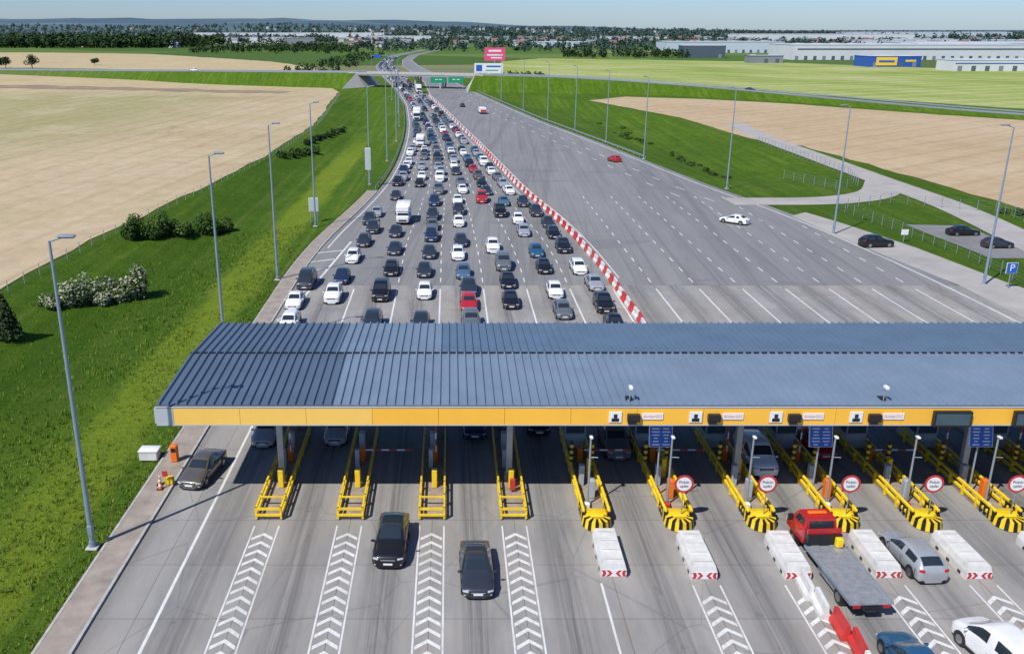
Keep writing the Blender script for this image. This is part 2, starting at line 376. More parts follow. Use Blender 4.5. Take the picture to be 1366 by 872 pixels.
path_strip(curve([(93,300),(89.5,262),(88.6,215),(88,184),(87.5,155),(84,128),(79,95),(74,60)]),6.5,.03,'gravel','service_road')
path_strip(curve([(88,182),(80,168),(68,161),(50,160)]),7,.024,'gravel','service_road')
sheet('parking_area',[(72,140),(81,139),(80,118),(73,118)],.02,'asph')
mb=MB(); Ys=[-12+3*i for i in range(0,62)]
for a,b in zip(Ys,Ys[1:]):
    for (o0,o1,z1,mt) in ((-1.85,-.16,.12,'paver'),(-.16,.0,.135,'kerb'),(-2.0,-1.85,.135,'kerb')):
        x0,x1,x2,x3=LE(a)+o0,LE(a)+o1,LE(b)+o1,LE(b)+o0
        mb.add([(x0,a,-.3),(x1,a,-.3),(x2,b,-.3),(x3,b,-.3),(x0,a,z1),(x1,a,z1),(x2,b,z1),(x3,b,z1)],[(4,5,6,7),(1,2,6,5),(3,0,4,7)],mt)
mb.obj('pavement')
# ---------------------------------------------------------------- markings
isl=[-11.4+5.14*k for k in range(0,14)]
mk=MB(); Z=.006
def rect(x0,x1,y0,y1): mk.poly([(x0,y0),(x1,y0),(x1,y1),(x0,y1)],Z,'mark')
rect(-15.5,-15.32,-10,68)
def chev(x,y0,y1,w=1.5):
    rect(x-w/2-.06,x-w/2+.04,y0,y1); rect(x+w/2-.04,x+w/2+.06,y0,y1)
    y=y0+.3; h=w/2-.1
    while y<y1-.9:
        mk.poly([(x-h,y),(x,y+.55),(x,y+.55+.30),(x-h,y+.30)],Z,'mark')
        mk.poly([(x+h,y),(x+h,y+.30),(x,y+.55+.30),(x,y+.55)],Z,'mark'); y+=.92
for k,x in enumerate(isl):
    if k<4: chev(x,28,49.3)
    elif k==4: rect(x-.75,x-.62,28,43.2)
    else: chev(x,28,43.)
    if x<57: rect(x-.09,x+.09,70.5,103)
def follow(f,y0,y1,w=.15,dash=None,gap=0,step=4.,zz=Z):
    y=y0
    while y<y1:
        e=min(y1,y+(dash or step)); mk.quad((f(y)-w,y,zz),(f(y)+w,y,zz),(f(e)+w,e,zz),(f(e)-w,e,zz),'mark'); y=e+gap
def lx(t): return lambda y:(LE(y)+1.2)*(1-t)+(BA(y)-1.2)*t
for k,x in enumerate(isl[1:6]):
    follow(lambda y,x=x: x+(lx((x+17.5)/36.4)(y)-x)*sstep(105,150,y),106,165,.07,2,2.6)
for k in range(1,6): follow(lx(k/6),168,235,.07,3,5)
for k in range(1,4): follow(lx(k/4),240,330,.08,4,7)
for k in range(1,3): follow(lx(k/3),335,900,.09,5,9)
for x in isl[7:14]:
    y=106.
    while y<166:
        if x<RE(y)-3: mk.quad((x-.08,y,Z),(x+.08,y,Z),(x+.08,y+2,Z),(x-.08,y+2,Z),'mark')
        y+=5.2
follow(lambda y:LE(y)+.9,124,900,.1); follow(lambda y:RE(y)-1.6,84,1000,.12)
follow(lambda y:BA(y)+1.3,108,430,.09); follow(lambda y:BA(y)-1.2,165,430,.08)
follow(lambda y:RE(y)-7.5,160,430,.1,4,8); follow(lambda y:RE(y)-11.5,165,420,.1,4,8)
follow(lambda y:RE(y)-5.3,430,1000,.1,5,9)
follow(lambda y:BA(y)+1.2+min(5.,(y-428)*.05),432,1000,.1)
mk.quad((-18,88,Z),(-17.7,88,Z),(-14.2,128,Z),(-14.5,128,Z),'mark')
for i in range(7):
    y=92+i*5; x=-17.4+(y-88)*.08; mk.quad((-18.5,y-1.3,Z),(-18.5,y-.9,Z),(x-.2,y+.9,Z),(x-.2,y+.5,Z),'mark')
mk.obj('road_markings')
# ---------------------------------------------------------------- cars
def add_wheels(mb,ys,w,r,wid=.22):
    for y in ys:
        for s in(-1,1):
            xo=s*(w+.004); mb.cyl((s*(w-.25),y,r+.03),(xo,y,r+.03),r+.07,r+.07,'black',16)
            mb.cyl((s*(w-wid),y,r),(s*(w+.016),y,r),r,r,'tyre',16); mb.cyl((s*(w+.01),y,r),(s*(w+.024),y,r),r*.66,r*.66,'rim',12)
def loft_car(name,st,ic,irf,irr,idk,pill,L,mir=1.45,cr=.035,side_glass_to=None,axles=None,wr_=.33,gl=.92,roofmat=None):
    mb=MB(); P=PM['W']; mb.mi(P); prof=[]
    for (y,w,zb,wr,zr) in st:
        h=[(0,zr+cr),(wr*.5,zr+cr*.85),(wr*gl,zr+cr*.3),(wr,zr-.02),(w*.955,zb),(w,zb-.11),(w*1.0,.48),(w*.97,.27),(w*.86,.17)]
        prof.append([(-x,y-L/2,z) for x,z in h[::-1]]+[(x,y-L/2,z) for x,z in h[1:]])
    n=17
    sgt=side_glass_to or idk
    for i in range(len(st)-1):
        for j in range(n-1):
            k=j if j<8 else 15-j
            mat=P
            if k==0: mat='black'
            if k in(6,7) and (ic<=i<irf or irr<=i<idk): mat='glass'
            if k==4 and ic<=i<sgt and i not in pill: mat='glass'
            if k in(5,6,7) and roofmat and irf<=i<irr: mat=roofmat
            a,b,c,d=prof[i][j],prof[i][j+1],prof[i+1][j+1],prof[i+1][j]
            mb.add([a,b,c,d],[(0,1,2,3)],mat)
    mb.add(prof[0],[tuple(range(n))[::-1]],P); mb.add(prof[-1],[tuple(range(n))],P)
    key={};nv=[];rem=[]
    for v in mb.v:
        q=tuple(round(c,4) for c in v)
        if q not in key: key[q]=len(nv); nv.append(v)
        rem.append(key[q])
    mb.v=nv; mb.f=[tuple(rem[i] for i in f) for f in mb.f]
    mb.subdivide(1)
    f0=-L/2+.035; zh=st[2][2]; w2=st[2][1]; re=L/2-.03
    mb.box((0,f0+.01,zh-.19),(w2*1.05,.08,.17),'black',bev=.015)
    mb.box((0,f0-.035,zh-.19),(w2*.9,.02,.03),'lens')
    mb.box((0,f0+.05,.29),(w2*1.3,.12,.14),'black',bev=.02)
    mb.box((0,f0-.035,.42),(.52,.02,.11),'white')
    mb.box((0,st[ic][0]-L/2-.02,st[ic][4]+.005),(st[ic][1]*1.25,.14,.05),'black')
    for s in(-1,1):
        mb.box((s*w2*.73,f0+.12,zh-.14),(.36,.26,.12),'lens',rz=s*.5,bev=.04)
        mb.box((s*w2*.74,f0+.06,.36),(.2,.1,.09),'lens',bev=.02)
        mb.box((s*w2*.78,re-.09,st[-3][2]-.11),(.30,.20,.15),'tail',rz=-s*.35,bev=.03)
        mb.box((s*(st[ic][1]+.06),mir-L/2,st[ic][2]+.06),(.24,.12,.15),P,bev=.04)
        wd=st[5][1]
        for yy in (st[ic][0]+.18,(st[pill[0]][0]+st[pill[0]+1][0])/2+.05,st[irr][0]+.12): mb.box((s*(wd-.004),yy-L/2,.60),(.02,.018,.5),'black')
        mb.box((s*(wd-.006),0,.24),(.03,L*.5,.1),'black')
    mb.box((0,re-.0,.55),(.52,.04,.12),'white'); mb.box((0,re-.06,.30),(w2*1.4,.14,.14),'black',bev=.02)
    mb.box((0,0,.24),(st[5][1]*1.6,L*.84,.16),'black')
    ax=axles or (.86,L-.92); add_wheels(mb,[a-L/2 for a in ax],st[4][1],wr_)
    return mb.mesh(name,42)
sedan=loft_car('sedan',[(0,.64,.56,.50,.60),(.09,.80,.64,.62,.67),(.32,.88,.71,.68,.76),(.9,.905,.80,.71,.865),(1.4,.905,.87,.75,.94),(2.12,.905,.91,.60,1.40),(2.35,.905,.92,.61,1.44),(2.72,.905,.93,.61,1.445),(2.82,.905,.93,.61,1.445),(3.45,.90,.945,.59,1.40),(4.1,.885,.96,.67,1.03),(4.5,.87,.94,.65,.99),(4.64,.82,.84,.60,.91),(4.7,.74,.66,.52,.72)],4,5,9,10,(7,9),4.7)
hatch=loft_car('hatchback',[(0,.64,.60,.50,.64),(.09,.79,.68,.60,.71),(.30,.86,.76,.66,.82),(.8,.885,.86,.69,.92),(1.15,.885,.92,.73,.99),(1.9,.885,.95,.61,1.44),(2.15,.885,.96,.62,1.49),(2.5,.885,.97,.62,1.495),(2.6,.885,.97,.62,1.495),(3.5,.875,1.0,.60,1.46),(3.93,.865,1.02,.67,1.08),(4.08,.84,.92,.65,1.0),(4.15,.77,.7,.58,.78)],4,5,9,10,(7,9),4.15,1.2)
suv=loft_car('suv',[(0,.68,.72,.54,.78),(.09,.84,.82,.66,.87),(.32,.92,.90,.72,.97),(.95,.94,.99,.75,1.06),(1.4,.94,1.05,.79,1.13),(2.05,.94,1.08,.66,1.62),(2.35,.94,1.09,.67,1.68),(2.7,.94,1.10,.67,1.69),(2.8,.94,1.10,.67,1.69),(4.0,.93,1.12,.65,1.64),(4.42,.915,1.14,.73,1.18),(4.58,.89,1.02,.71,1.1),(4.65,.82,.8,.62,.88)],4,5,9,10,(7,9),4.65,1.45,wr_=.37)
wagon=loft_car('estate_car',[(0,.64,.56,.50,.60),(.09,.80,.64,.62,.67),(.32,.88,.72,.68,.78),(.9,.905,.82,.71,.89),(1.35,.905,.89,.75,.97),(2.05,.905,.93,.62,1.44),(2.35,.905,.94,.63,1.485),(2.72,.905,.95,.63,1.49),(2.82,.905,.95,.63,1.49),(4.15,.89,.98,.62,1.45),(4.52,.88,1.0,.69,1.05),(4.66,.86,.88,.67,.96),(4.72,.79,.7,.58,.76)],4,5,9,10,(7,9),4.72)
van=loft_car('minivan',[(0,.70,.74,.56,.82),(.09,.86,.84,.70,.93),(.28,.93,.95,.76,1.05),(.75,.955,1.06,.80,1.18),(1.0,.96,1.12,.83,1.26),(1.75,.96,1.16,.76,1.86),(2.1,.96,1.16,.77,1.94),(2.5,.96,1.16,.77,1.95),(2.62,.96,1.16,.77,1.95),(4.65,.95,1.16,.76,1.90),(4.85,.945,1.17,.83,1.22),(4.9,.93,1.0,.80,1.1),(4.93,.88,.8,.72,.9)],4,5,9,10,(7,),4.93,1.2,wr_=.35,side_glass_to=9)
conv=loft_car('black_suv',[(0,.68,.66,.54,.72),(.09,.84,.76,.66,.82),(.32,.92,.86,.72,.93),(.95,.94,.95,.75,1.03),(1.45,.94,1.0,.79,1.10),(2.15,.94,1.04,.65,1.58),(2.4,.94,1.05,.66,1.63),(2.75,.94,1.06,.66,1.64),(2.85,.94,1.06,.66,1.64),(3.9,.93,1.08,.64,1.59),(4.5,.915,1.10,.71,1.16),(4.66,.89,1.0,.69,1.06),(4.72,.82,.8,.62,.85)],4,5,9,10,(7,9),4.72,1.45,wr_=.37,roofmat='glass')
LEN={sedan:4.7,hatch:4.15,suv:4.65,wagon:4.72,van:4.93,conv:4.72}
NM={sedan:'sedan_car',hatch:'hatchback_car',suv:'suv_car',wagon:'estate_car',van:'van',conv:'suv_car'}
def car(x,yf,col,kind=None,rz=0.,center=False):
    if kind is None: kind=random.choices([sedan,hatch,suv,wagon,van],[.24,.26,.27,.18,.05])[0]
    L=LEN[kind]; y=yf if center else yf+L/2
    o=inst(NM[kind],kind,(x,y,0.0),rz); o.material_slots[0].link='OBJECT'; o.material_slots[0].material=PM[col]; return o
rd=math.radians
car(-17.1,56,'T',sedan,rd(-9),True); car(-3.45,44.4,'K',conv,rd(-2)); car(1.5,41.5,'D',sedan,rd(1))
car(26.75,45.3,'S',wagon,rd(183),True); car(22.3,35.8,'L',sedan,rd(182),True); car(26.8,36.5,'W',van,rd(190),True)
for x,y,c,k in [(-13.8,60,'S',sedan),(-8.5,60.3,'S',hatch),(1.9,61.3,'N',sedan),(6.8,62,'K',hatch),(12.1,57.9,'G',suv),(21.7,55.3,'W',van),(26.9,58,'R',sedan)]: car(x,y,c,k)
Q=[(-17.3,94.1,'W'),(-13.3,96.4,'W'),(-7.9,97.2,'K'),(-2.9,98.1,'W'),(2.1,93.3,'R'),(6.8,94.4,'K'),(12.2,98.4,'W'),(12.2,90.7,'G'),(17,92.8,'K'),(-13.2,104.4,'N'),(-7.4,108.2,'K'),(-3.2,107.5,'D'),(1.7,106.8,'B'),(2.2,99,'D'),(7,102.5,'K'),(12,109.3,'K'),(16.4,108.9,'W'),(17.3,101.5,'S'),(-12.9,114.6,'W'),(-7.6,119.1,'D'),(-2.8,117,'D'),(1.1,116.2,'W'),(6.9,110.7,'G'),(6,120.3,'W'),(11.8,117.8,'L'),(15.8,120.3,'K'),(-12.3,123.9,'D'),(-11.7,132.6,'D'),(-8.1,130.1,'D'),(-2.7,127.2,'N'),(1.6,123.9,'D'),(-2.7,134.7,'G'),(-2.8,142.6,'D'),(1.4,137.5,'W'),(11.1,130.6,'S'),(10.9,139.7,'W'),(15.4,129.1,'K'),(15.4,136.9,'D'),(14.3,145.6,'D'),(8.3,145,'K'),(-12.1,145,'S'),(-9.8,160.5,'D'),(-2.7,154.8,'N'),(1.4,156.2,'W'),(1.5,146.9,'D'),(5.7,157.6,'R'),(9.5,154.8,'B'),
 (-16.6,86.3,'W'),(-8,86.3,'D'),(-3,86.5,'D'),(2.2,86.6,'G'),(17,85.8,'K'),(-12.8,139,'D'),(12.8,154,'D')]
for x,y,c in Q: car(x,y,c,rz=rd(random.uniform(-1.5,1.5)))
car(-17.2,102.1,'D',van)
cols='WWWWWKKKDDDDGGSSSSNBBRTL'
for a,b,n in [(165.5,236,6),(243,332,4),(340,440,3),(448,1000,3)]:
    for k in range(n):
        y=a+random.uniform(0,4)
        while y<b-4:
            f=lx((k+.5)/n); yy=y+2.3
            ang=math.atan2(f(yy+6)-f(yy-6),12)
            if not(-14<f(yy)<-6 and 300<yy<322):
                if random.random()<.93: car(f(yy)+random.uniform(-.3,.3),yy,random.choice(cols),rz=-ang+rd(random.uniform(-1.5,1.5)),center=True)
            y+=random.uniform(5.9,9.8)*(1 if y<300 else 1.25)
car(45.3,141,'W',sedan,rd(180+47),True); car(60.6,125,'K',suv,rd(96),True); car(38.3,211,'R',hatch,rd(200),True)
car(5,365,'D',sedan,rd(186),True); car(77,132.5,'K',sedan,rd(93),True); car(77.5,124.4,'D',hatch,rd(92),True)
def campervan():
    mb=MB(); mb.box((0,.8,1.75),(2.2,5.0,2.3),'white',bev=.12); mb.box((0,-1.6,2.35),(2.1,1.2,1.0),'white',bev=.2)
    mb.box((0,-2.35,.95),(1.95,1.9,1.0),'white',bev=.15); 
    mb.quad((-.85,-2.75,1.42),(.85,-2.75,1.42),(.8,-2.1,2.0),(-.8,-2.1,2.0),'glass')
    mb.box((0,-2.0,1.6),(1.75,.6,.6),'white',bev=.05)
    mb.box((0,-3.31,.8),(1.2,.03,.25),'black')
    for s in(-1,1):
        mb.box((s*.75,-3.29,.85),(.3,.06,.2),'lens'); mb.box((s*1.105,1.2,2.0),(.02,1.2,.5),'glass'); mb.box((s*1.15,-1.9,1.6),(.2,.1,.3),'black')
    mb.box((0,1.5,2.95),(.6,.6,.12),'wcon',bev=.02)
    mb.box((0,0,.45),(1.8,6,.3),'black'); add_wheels(mb,(-2.3,1.8),1.0,.35); return mb.mesh('campervan',38)
def lorry():
    mb=MB(); mb.box((0,2.2,2.5),(2.5,9,2.8),'white',bev=.05); mb.box((0,-3.9,1.9),(2.4,2.0,2.6),'white',bev=.2)
    mb.box((0,-4.91,2.2),(2.1,.04,.9),'glass'); mb.box((0,-4.92,1.0),(1.6,.05,.6),'black'); mb.box((0,1,.85),(1.1,11,.3),'black')
    for s in(-1,1): mb.box((s*1.35,-4.7,2.3),(.2,.15,.6),'black'); mb.box((s*.95,-4.93,.8),(.3,.05,.2),'lens')
    add_wheels(mb,(-3.7,3.2,4.5,5.8),1.15,.5,.3); return mb.mesh('lorry',38)
cm=campervan(); lo=lorry()
inst('campervan',cm,(-7.4,142.5,0)); inst('lorry',lo,(lx(.17)(311),311,0),rd(1)); 
inst('lorry',lo,(lx(.83)(446),444,0),rd(5)); inst('campervan',cm,(lx(.2)(242),240,0))
def small_truck():
    mb=MB(); mb.box((0,1.3,1.5),(2.2,4.4,1.7),'white',bev=.05); mb.box((0,-1.8,1.3),(2.0,1.5,1.7),'orange',bev=.15); mb.box((0,-2.56,1.6),(1.7,.03,.6),'glass')
    mb.box((0,3.52,1.2),(2.0,.04,.8),'red'); mb.box((0,0,.5),(1.7,5.8,.25),'black'); add_wheels(mb,(-1.8,2.2),1.0,.4); return mb.mesh('box_truck',38)
inst('box_truck',small_truck(),(11.7,336,0),rd(187))
mb=MB()
mb.box((0,2.9,1.25),(2.1,1.9,1.0),PM['R'],bev=.12)
st=[(1.98,1.72,.92),(2.1,2.35,.86),(3.2,2.4,.85),(3.75,1.78,.92)]
vs=[]
for y,z,w in st: vs+=[(-w,y,z),(w,y,z)]
vs+=[(-.96,1.98,1.7),(.96,1.98,1.7),(.96,3.8,1.7),(-.96,3.8,1.7)]
mb.add(vs,[(0,1,3,2),(2,3,5,4),(4,5,7,6),(8,0,2,4,6,11),(9,10,7,5,3,1)],PM['R'])
mb.box((0,2.02,2.03),(1.45,.02,.42),'glass',rx=-.18)
for s in(-1,1):
    mb.quad((s*.945,2.35,1.78),(s*.945,3.45,1.78),(s*.885,3.1,2.25),(s*.885,2.35,2.25),'glass')
    mb.box((s*1.2,3.5,1.75),(.28,.12,.4),'black'); mb.box((s*.8,4.5,1.05),(.3,.08,.2),'lens')
mb.quad((-.85,3.68,1.86),(.85,3.68,1.86),(.8,3.28,2.35),(-.8,3.28,2.35),'glass')
mb.box((0,2.75,2.44),(1.1,.3,.12),'orange',bev=.03)
mb.box((0,4.1,1.0),(1.9,.9,.75),PM['R'],bev=.14); mb.box((0,4.56,.9),(1.3,.05,.3),'black')
mb.box((0,1.65,1.2),(2.0,.5,1.0),'black'); mb.box((0,1.6,1.75),(2.0,.12,.5),PM['R'])
mb.box((0,-1.35,.98),(2.25,5.6,.08),'bed')
for i in range(18): mb.box((0,-3.95+i*.31,1.03),(2.1,.05,.03),'steel')
for s in(-1,1):
    mb.box((s*1.14,-1.35,1.02),(.07,5.6,.16),'steel'); mb.box((s*.55,-1.35,1.045),(.45,5.5,.03),'bed')
    mb.box((s*.8,-4.16,.85),(.4,.06,.14),'tail'); mb.box((s*.95,-1.2,.62),(.1,2.2,.35),'steel')
mb.box((0,-1.0,.75),(.8,6.5,.25),'black'); mb.box((0,-4.17,.62),(.5,.03,.12),'white')
mb.box((.75,1.2,1.35),(.4,.35,.55),'yellow',bev=.04)
add_wheels(mb,(3.3,-2.6),1.0,.4,.28); mb.obj('tow_truck',38,(21.75,44.0,0),rd(3))
# ---------------------------------------------------------------- canopy
X0,X1=-18.2,62.; Yf,Yr,Yb=51.2,59.3,67.5; zf,zr=7.32,7.78
cp=bpy.data.objects.new('toll_station_canopy',None); sc.collection.objects.link(cp)
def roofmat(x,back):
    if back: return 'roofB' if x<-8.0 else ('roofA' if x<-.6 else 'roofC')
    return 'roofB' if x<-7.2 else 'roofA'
mb=MB()
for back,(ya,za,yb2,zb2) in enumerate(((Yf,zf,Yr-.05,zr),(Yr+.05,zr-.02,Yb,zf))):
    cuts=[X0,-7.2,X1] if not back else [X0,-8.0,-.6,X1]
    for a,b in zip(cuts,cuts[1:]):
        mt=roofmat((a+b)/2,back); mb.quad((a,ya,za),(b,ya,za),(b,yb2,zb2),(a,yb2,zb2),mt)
    x=X0+.2
    while x<X1:
        mt=roofmat(x,back); w=.09; h=.13
        mb.add([(x-w,ya,za),(x+w,ya,za),(x+w,yb2,zb2),(x-w,yb2,zb2),(x-w*.4,ya,za+h),(x+w*.4,ya,za+h),(x+w*.4,yb2,zb2+h),(x-w*.4,yb2,zb2+h)],[(4,5,6,7),(0,1,5,4),(1,2,6,5),(3,0,4,7)],mt)
        x+=.56
mb.box(((X0+X1)/2,Yr,zr+.04),(X1-X0,.16,.1),'black'); mb.obj('roof',parent=cp)
mb=MB(); 
mb.box(((X0+X1)/2,Yr,6.15),(X1-X0-.1,Yb-Yf-.1,.1),'dark')
mb.quad((X0+.02,Yf,6.2),(X0+.02,Yf,zf-.02),(X0+.02,Yr,zr-.04),(X0+.02,Yr,6.2),'silver'); mb.quad((X0+.02,Yr,6.2),(X0+.02,Yr,zr-.04),(X0+.02,Yb,zf-.02),(X0+.02,Yb,6.2),'silver')
mb.quad((X1-.02,Yf,6.2),(X1-.02,Yr,6.2),(X1-.02,Yr,zr-.04),(X1-.02,Yf,zf-.02),'silver')
for x in isl:
    mb.box((x+1.3,Yr,5.98),(.25,Yb-Yf-1,.22),'steel')
for y in (55,63.5): mb.box(((X0+X1)/2,y,5.9),(X1-X0-.6,.35,.38),'steel')
mb.obj('soffit',parent=cp)
mb=MB(); x=X0
while x<X1-.1:
    w=min(4.1,X1-x); mt='silver' if x<X0+.1 else ('amberL' if x<-5 else 'amber')
    if x<X0+.1: w=1.1
    for yy,d in((Yf-.06,-1),(Yb+.06,1)):
        mb.box((x+w/2,yy,6.62),(w-.02,.1,1.08),mt)
    x+=w
mb.box(((X0+X1)/2,Yf-.07,7.235),(X1-X0,.14,.06),'silver'); mb.box(((X0+X1)/2,Yb+.07,7.235),(X1-X0,.14,.06),'silver')
mb.box(((X0+X1)/2,Yf-.07,6.04),(X1-X0,.14,.06),'silver'); mb.box((X0-.06,Yr,6.62),(.1,Yb-Yf,1.0),'silver')
mb.obj('fascia',parent=cp)
mb=MB()
for x in isl[::3]:
    for y in(55,63.5):
        mb.box((x,y,3.0),(.42,.42,5.7),'steel',bev=.03); mb.box((x,y,.45),(.62,.62,.6),'island',bev=.04)
mb.obj('columns',parent=cp)
mb=MB()
for i in range(9):
    x=10.25+4.97*i
    if x>30: 
        mb.box((x+.9,Yf-.28,6.55),(2.35,.3,1.0),'black',bev=.03); mb.box((x+.9,Yf-.44,6.55),(2.1,.02,.75),'bglass'); continue
    mb.box((x,Yf-.15,6.6),(.78,.06,.72),'white'); mb.box((x,Yf-.19,6.68),(.22,.02,.24),'black'); mb.box((x,Yf-.19,6.42),(.46,.02,.22),'black')
    mb.box((x+1.12,Yf-.25,6.58),(.78,.3,.5),'black',bev=.03); mb.box((x+1.0,Yf-.36,6.3),(.5,.3,.1),'black')
    mb.box((x+2.3,Yf-.15,6.65),(1.3,.05,.42),'white')
mb.obj('lane_signals',parent=cp)
for i in range(4): 
    text('lane_text','AmberGO',.26,(10.25+4.97*i+2.3,Yf-.185,6.65),(pi/2,0,0),'orange',cp)
for x in(11.2,27.0,42):
    mb=MB(); mb.cyl((0,0,0),(0,0,1.0),.04,.04,'steel'); mb.box((0,-.15,1.05),(.22,.45,.2),'white',bev=.03); mb.box((0,.3,.1),(.4,.4,.25),'black'); mb.obj('security_camera',38,(x,Yf+.5,zf))
# ---------------------------------------------------------------- islands
def chevface(mb,x,y,z,w,h,n=3):
    mb.box((x,y,z),(w,.02,h),'white')
    s=w/n/2
    for sd in(-1,1):
        for i in range(n//2+1):
            a=x+sd*(.08+i*s*1.5); b=a+sd*s*.8; o=sd*s*.8
            if abs(b+o-x)>w/2: o=sd*(w/2-abs(b-x)); 
            pts=[(a,y-.014,z+0),(b,y-.014,z),(b+o,y-.014,z+h/2-.02),(a+o,y-.014,z+h/2-.02)]
            pt2=[(a,y-.014,z),(b,y-.014,z),(b+o,y-.014,z-h/2+.02),(a+o,y-.014,z-h/2+.02)]
            if sd>0: mb.quad(*pts,'red'); mb.quad(*pt2[::-1],'red')
            else: mb.quad(*pts[::-1],'red'); mb.quad(*pt2,'red')
for k,x in enumerate(isl):
    mb=MB(); big=k>=4; y0=49.9 if not big else 49.0
    w=.85
    mb.box((x,(y0+71)/2+.2,.09),(w*2-.1,71-y0,.18),'island',bev=.03)
    if not big:
        for z in(.38,.82):
            for s in(-1,1): mb.box((x+s*.78,(y0+62.5)/2,z),(.11,62.5-y0,.14),'yellow')
            mb.box((x,y0+.05,z),(1.45,.11,.14),'yellow')
        y=y0+.1
        while y<62.6:
            for s in(-1,1): mb.box((x+s*.78,y,.5),(.13,.13,.78),'yellow')
            y+=1.75
        mb.box((x,y0+1.5,.86),(1.45,.1,.1),'yellow')
        mb.box((x+.1,54.,.85),(.35,.4,1.3),'yellow',bev=.03); mb.box((x-.2,56.8,.9),(.3,.3,1.4),'boothw',bev=.02)
        mb.box((x-.1,59.5,.9),(.4,.5,1.5),'boothw',bev=.03)
        if k==3: mb.box((x+.15,53.3,.75),(.35,.25,.8),'red',bev=.03)
    else:
        for s in(-1,1):
            mb.box((x+s*.80,55.9,.42),(.16,12.6,.22),'yellow',bev=.03); mb.box((x+s*.80,55.9,.86),(.16,12.6,.20),'yellow',bev=.03)
            y=50.
            while y<62: mb.box((x+s*.80,y,.5),(.18,.18,.9),'yellow'); y+=1.6
            for j in range(7):
                if j%2==0: mb.box((x+s*.80,49.7+j*.22,.46),(.19,.2,.7),'black')
        n=12
        for i in range(n):
            a0=pi+pi*i/n;a1=pi+pi*(i+1)/n; mt='black' if i%2 else 'yellow'
            p=lambda a,r,z:(x+math.cos(a)*r,49.5+math.sin(a)*r*1.15,z)
            mb.add([p(a0,.93,.05),p(a1,.93,.05),p(a1,.84,.62),p(a0,.84,.62),p(a1,.45,.66),p(a0,.45,.66)],[(0,1,2,3),(3,2,4,5)],mt)
        mb.box((x,49.9,.4),(1.35,1.0,.5),'yellow',bev=.05)
        for s in(-1,1):
            for j in range(10):
                mb.cyl((x+s*.72,56.4,.18+j*.22),(x+s*.72,56.4,.18+j*.22+.22),.13,.13,'black' if j%2 else 'yellow',10,j==9)
        mb.box((x+.15,52.6,.85),(.4,.5,1.3),'orange' if k%2 else 'boothw',bev=.04); mb.box((x-.3,54.3,.95),(.35,.4,1.5),'boothw',bev=.03)
        mb.box((x+.35,55.4,.9),(.3,.3,1.4),'yellow',bev=.03); mb.box((x-.35,51.2,.35),(.35,.4,.4),'red' if k%3==2 else 'white',bev=.03)
    mb.obj('toll_island',40)
    mb=MB(); mb.box((0,0,.55),(.36,.36,1.1),'orange',bev=.04)
    if k in(1,4,5,8): 
        for j in range(6): mb.box((.3+j*.55+.2,-.2,1.0),(.54,.06,.1),'white' if j%2==0 else 'red')
    else:
        for j in range(6): mb.box((.05,-.2,1.1+j*.5),(.09,.06,.49),'white' if j%2==0 else 'red')
    mb.obj('barrier_gate',40,(x+.1,57.8,.15))
    if k>=4:
        mb=MB(); L=3.9
        bx=[(-.72,0,0),(.72,0,0),(.72,L,0),(-.72,L,0),(-.72,0,.45),(.72,0,.45),(.72,L,.45),(-.72,L,.45),(-.6,.05,.86),(.6,.05,.86),(.6,L-.05,.86),(-.6,L-.05,.86)]
        mb.add(bx,[(0,1,5,4),(1,2,6,5),(2,3,7,6),(3,0,4,7),(4,5,9,8),(5,6,10,9),(6,7,11,10),(7,4,8,11),(8,9,10,11)],'wcon')
        for i in range(4): mb.box((0,.5+i*.97,.875),(1.0,.03,.03),'kerb'); 
        for s in(-1,1):
            for i in range(3): mb.box((s*.72,.7+i*1.2,.12),(.05,.3,.16),'black')
        chevface(mb,0,-.03,.3,1.4,.44); mb.obj('impact_block',None,(x+.08+random.uniform(-.08,.08),43.6+random.uniform(-.15,.15),.0),rd(random.uniform(-2,2)))
        mb=MB(); mb.box((0,0,.55),(1.5,2.9,1.1),'boothw',bev=.04); mb.box((0,0,1.6),(1.42,2.8,1.0),'bglass'); mb.box((0,0,2.3),(1.6,3.05,.35),'boothw',bev=.05)
        for sx in(-1,1):
            for yy in(-1.41,-.3,.8,1.41): mb.box((sx*.72,yy,1.6),(.09,.09,1.02),'steel')
        mb.box((0,-1.42,1.15),(1.5,.05,.08),'steel'); mb.box((0,-1.545,2.3),(.9,.03,.28),'orange' if k%3==0 else 'white')
        mb.obj('toll_booth',38,(x,61.3,.18))
        mb=MB(); mb.cyl((0,0,0),(0,0,4.9),.075,.06,'steel'); mb.box((0,0,.12),(.35,.35,.2),'steel'); mb.box((0,-.12,4.85),(.2,.35,.12),'white',bev=.02)
        mb.cyl((.0,.0,3.4),(.5,-.05,3.4),.03,.03,'steel',6)
        mb.obj('antenna_pole',38,(x-.25,51.6,.18))
        if k>=5:
            par=bpy.data.objects.new('toll_collection_sign',None); sc.collection.objects.link(par); par.location=(x+.15,49.6,.18)
            mb=MB(); mb.cyl((0,0,0),(0,0,3.1),.035,.035,'steel',8); mb.cyl((0,-.04,2.6),(0,-.06,2.6),.60,.60,'red',28); mb.cyl((0,-.065,2.6),(0,-.075,2.6),.46,.46,'white',28); mb.obj('disc',30,parent=par)
            text('label','Pobór',.27,(0,-.09,2.74),(pi/2,0,0),'black',par); text('label','opłat',.27,(0,-.09,2.47),(pi/2,0,0),'black',par)
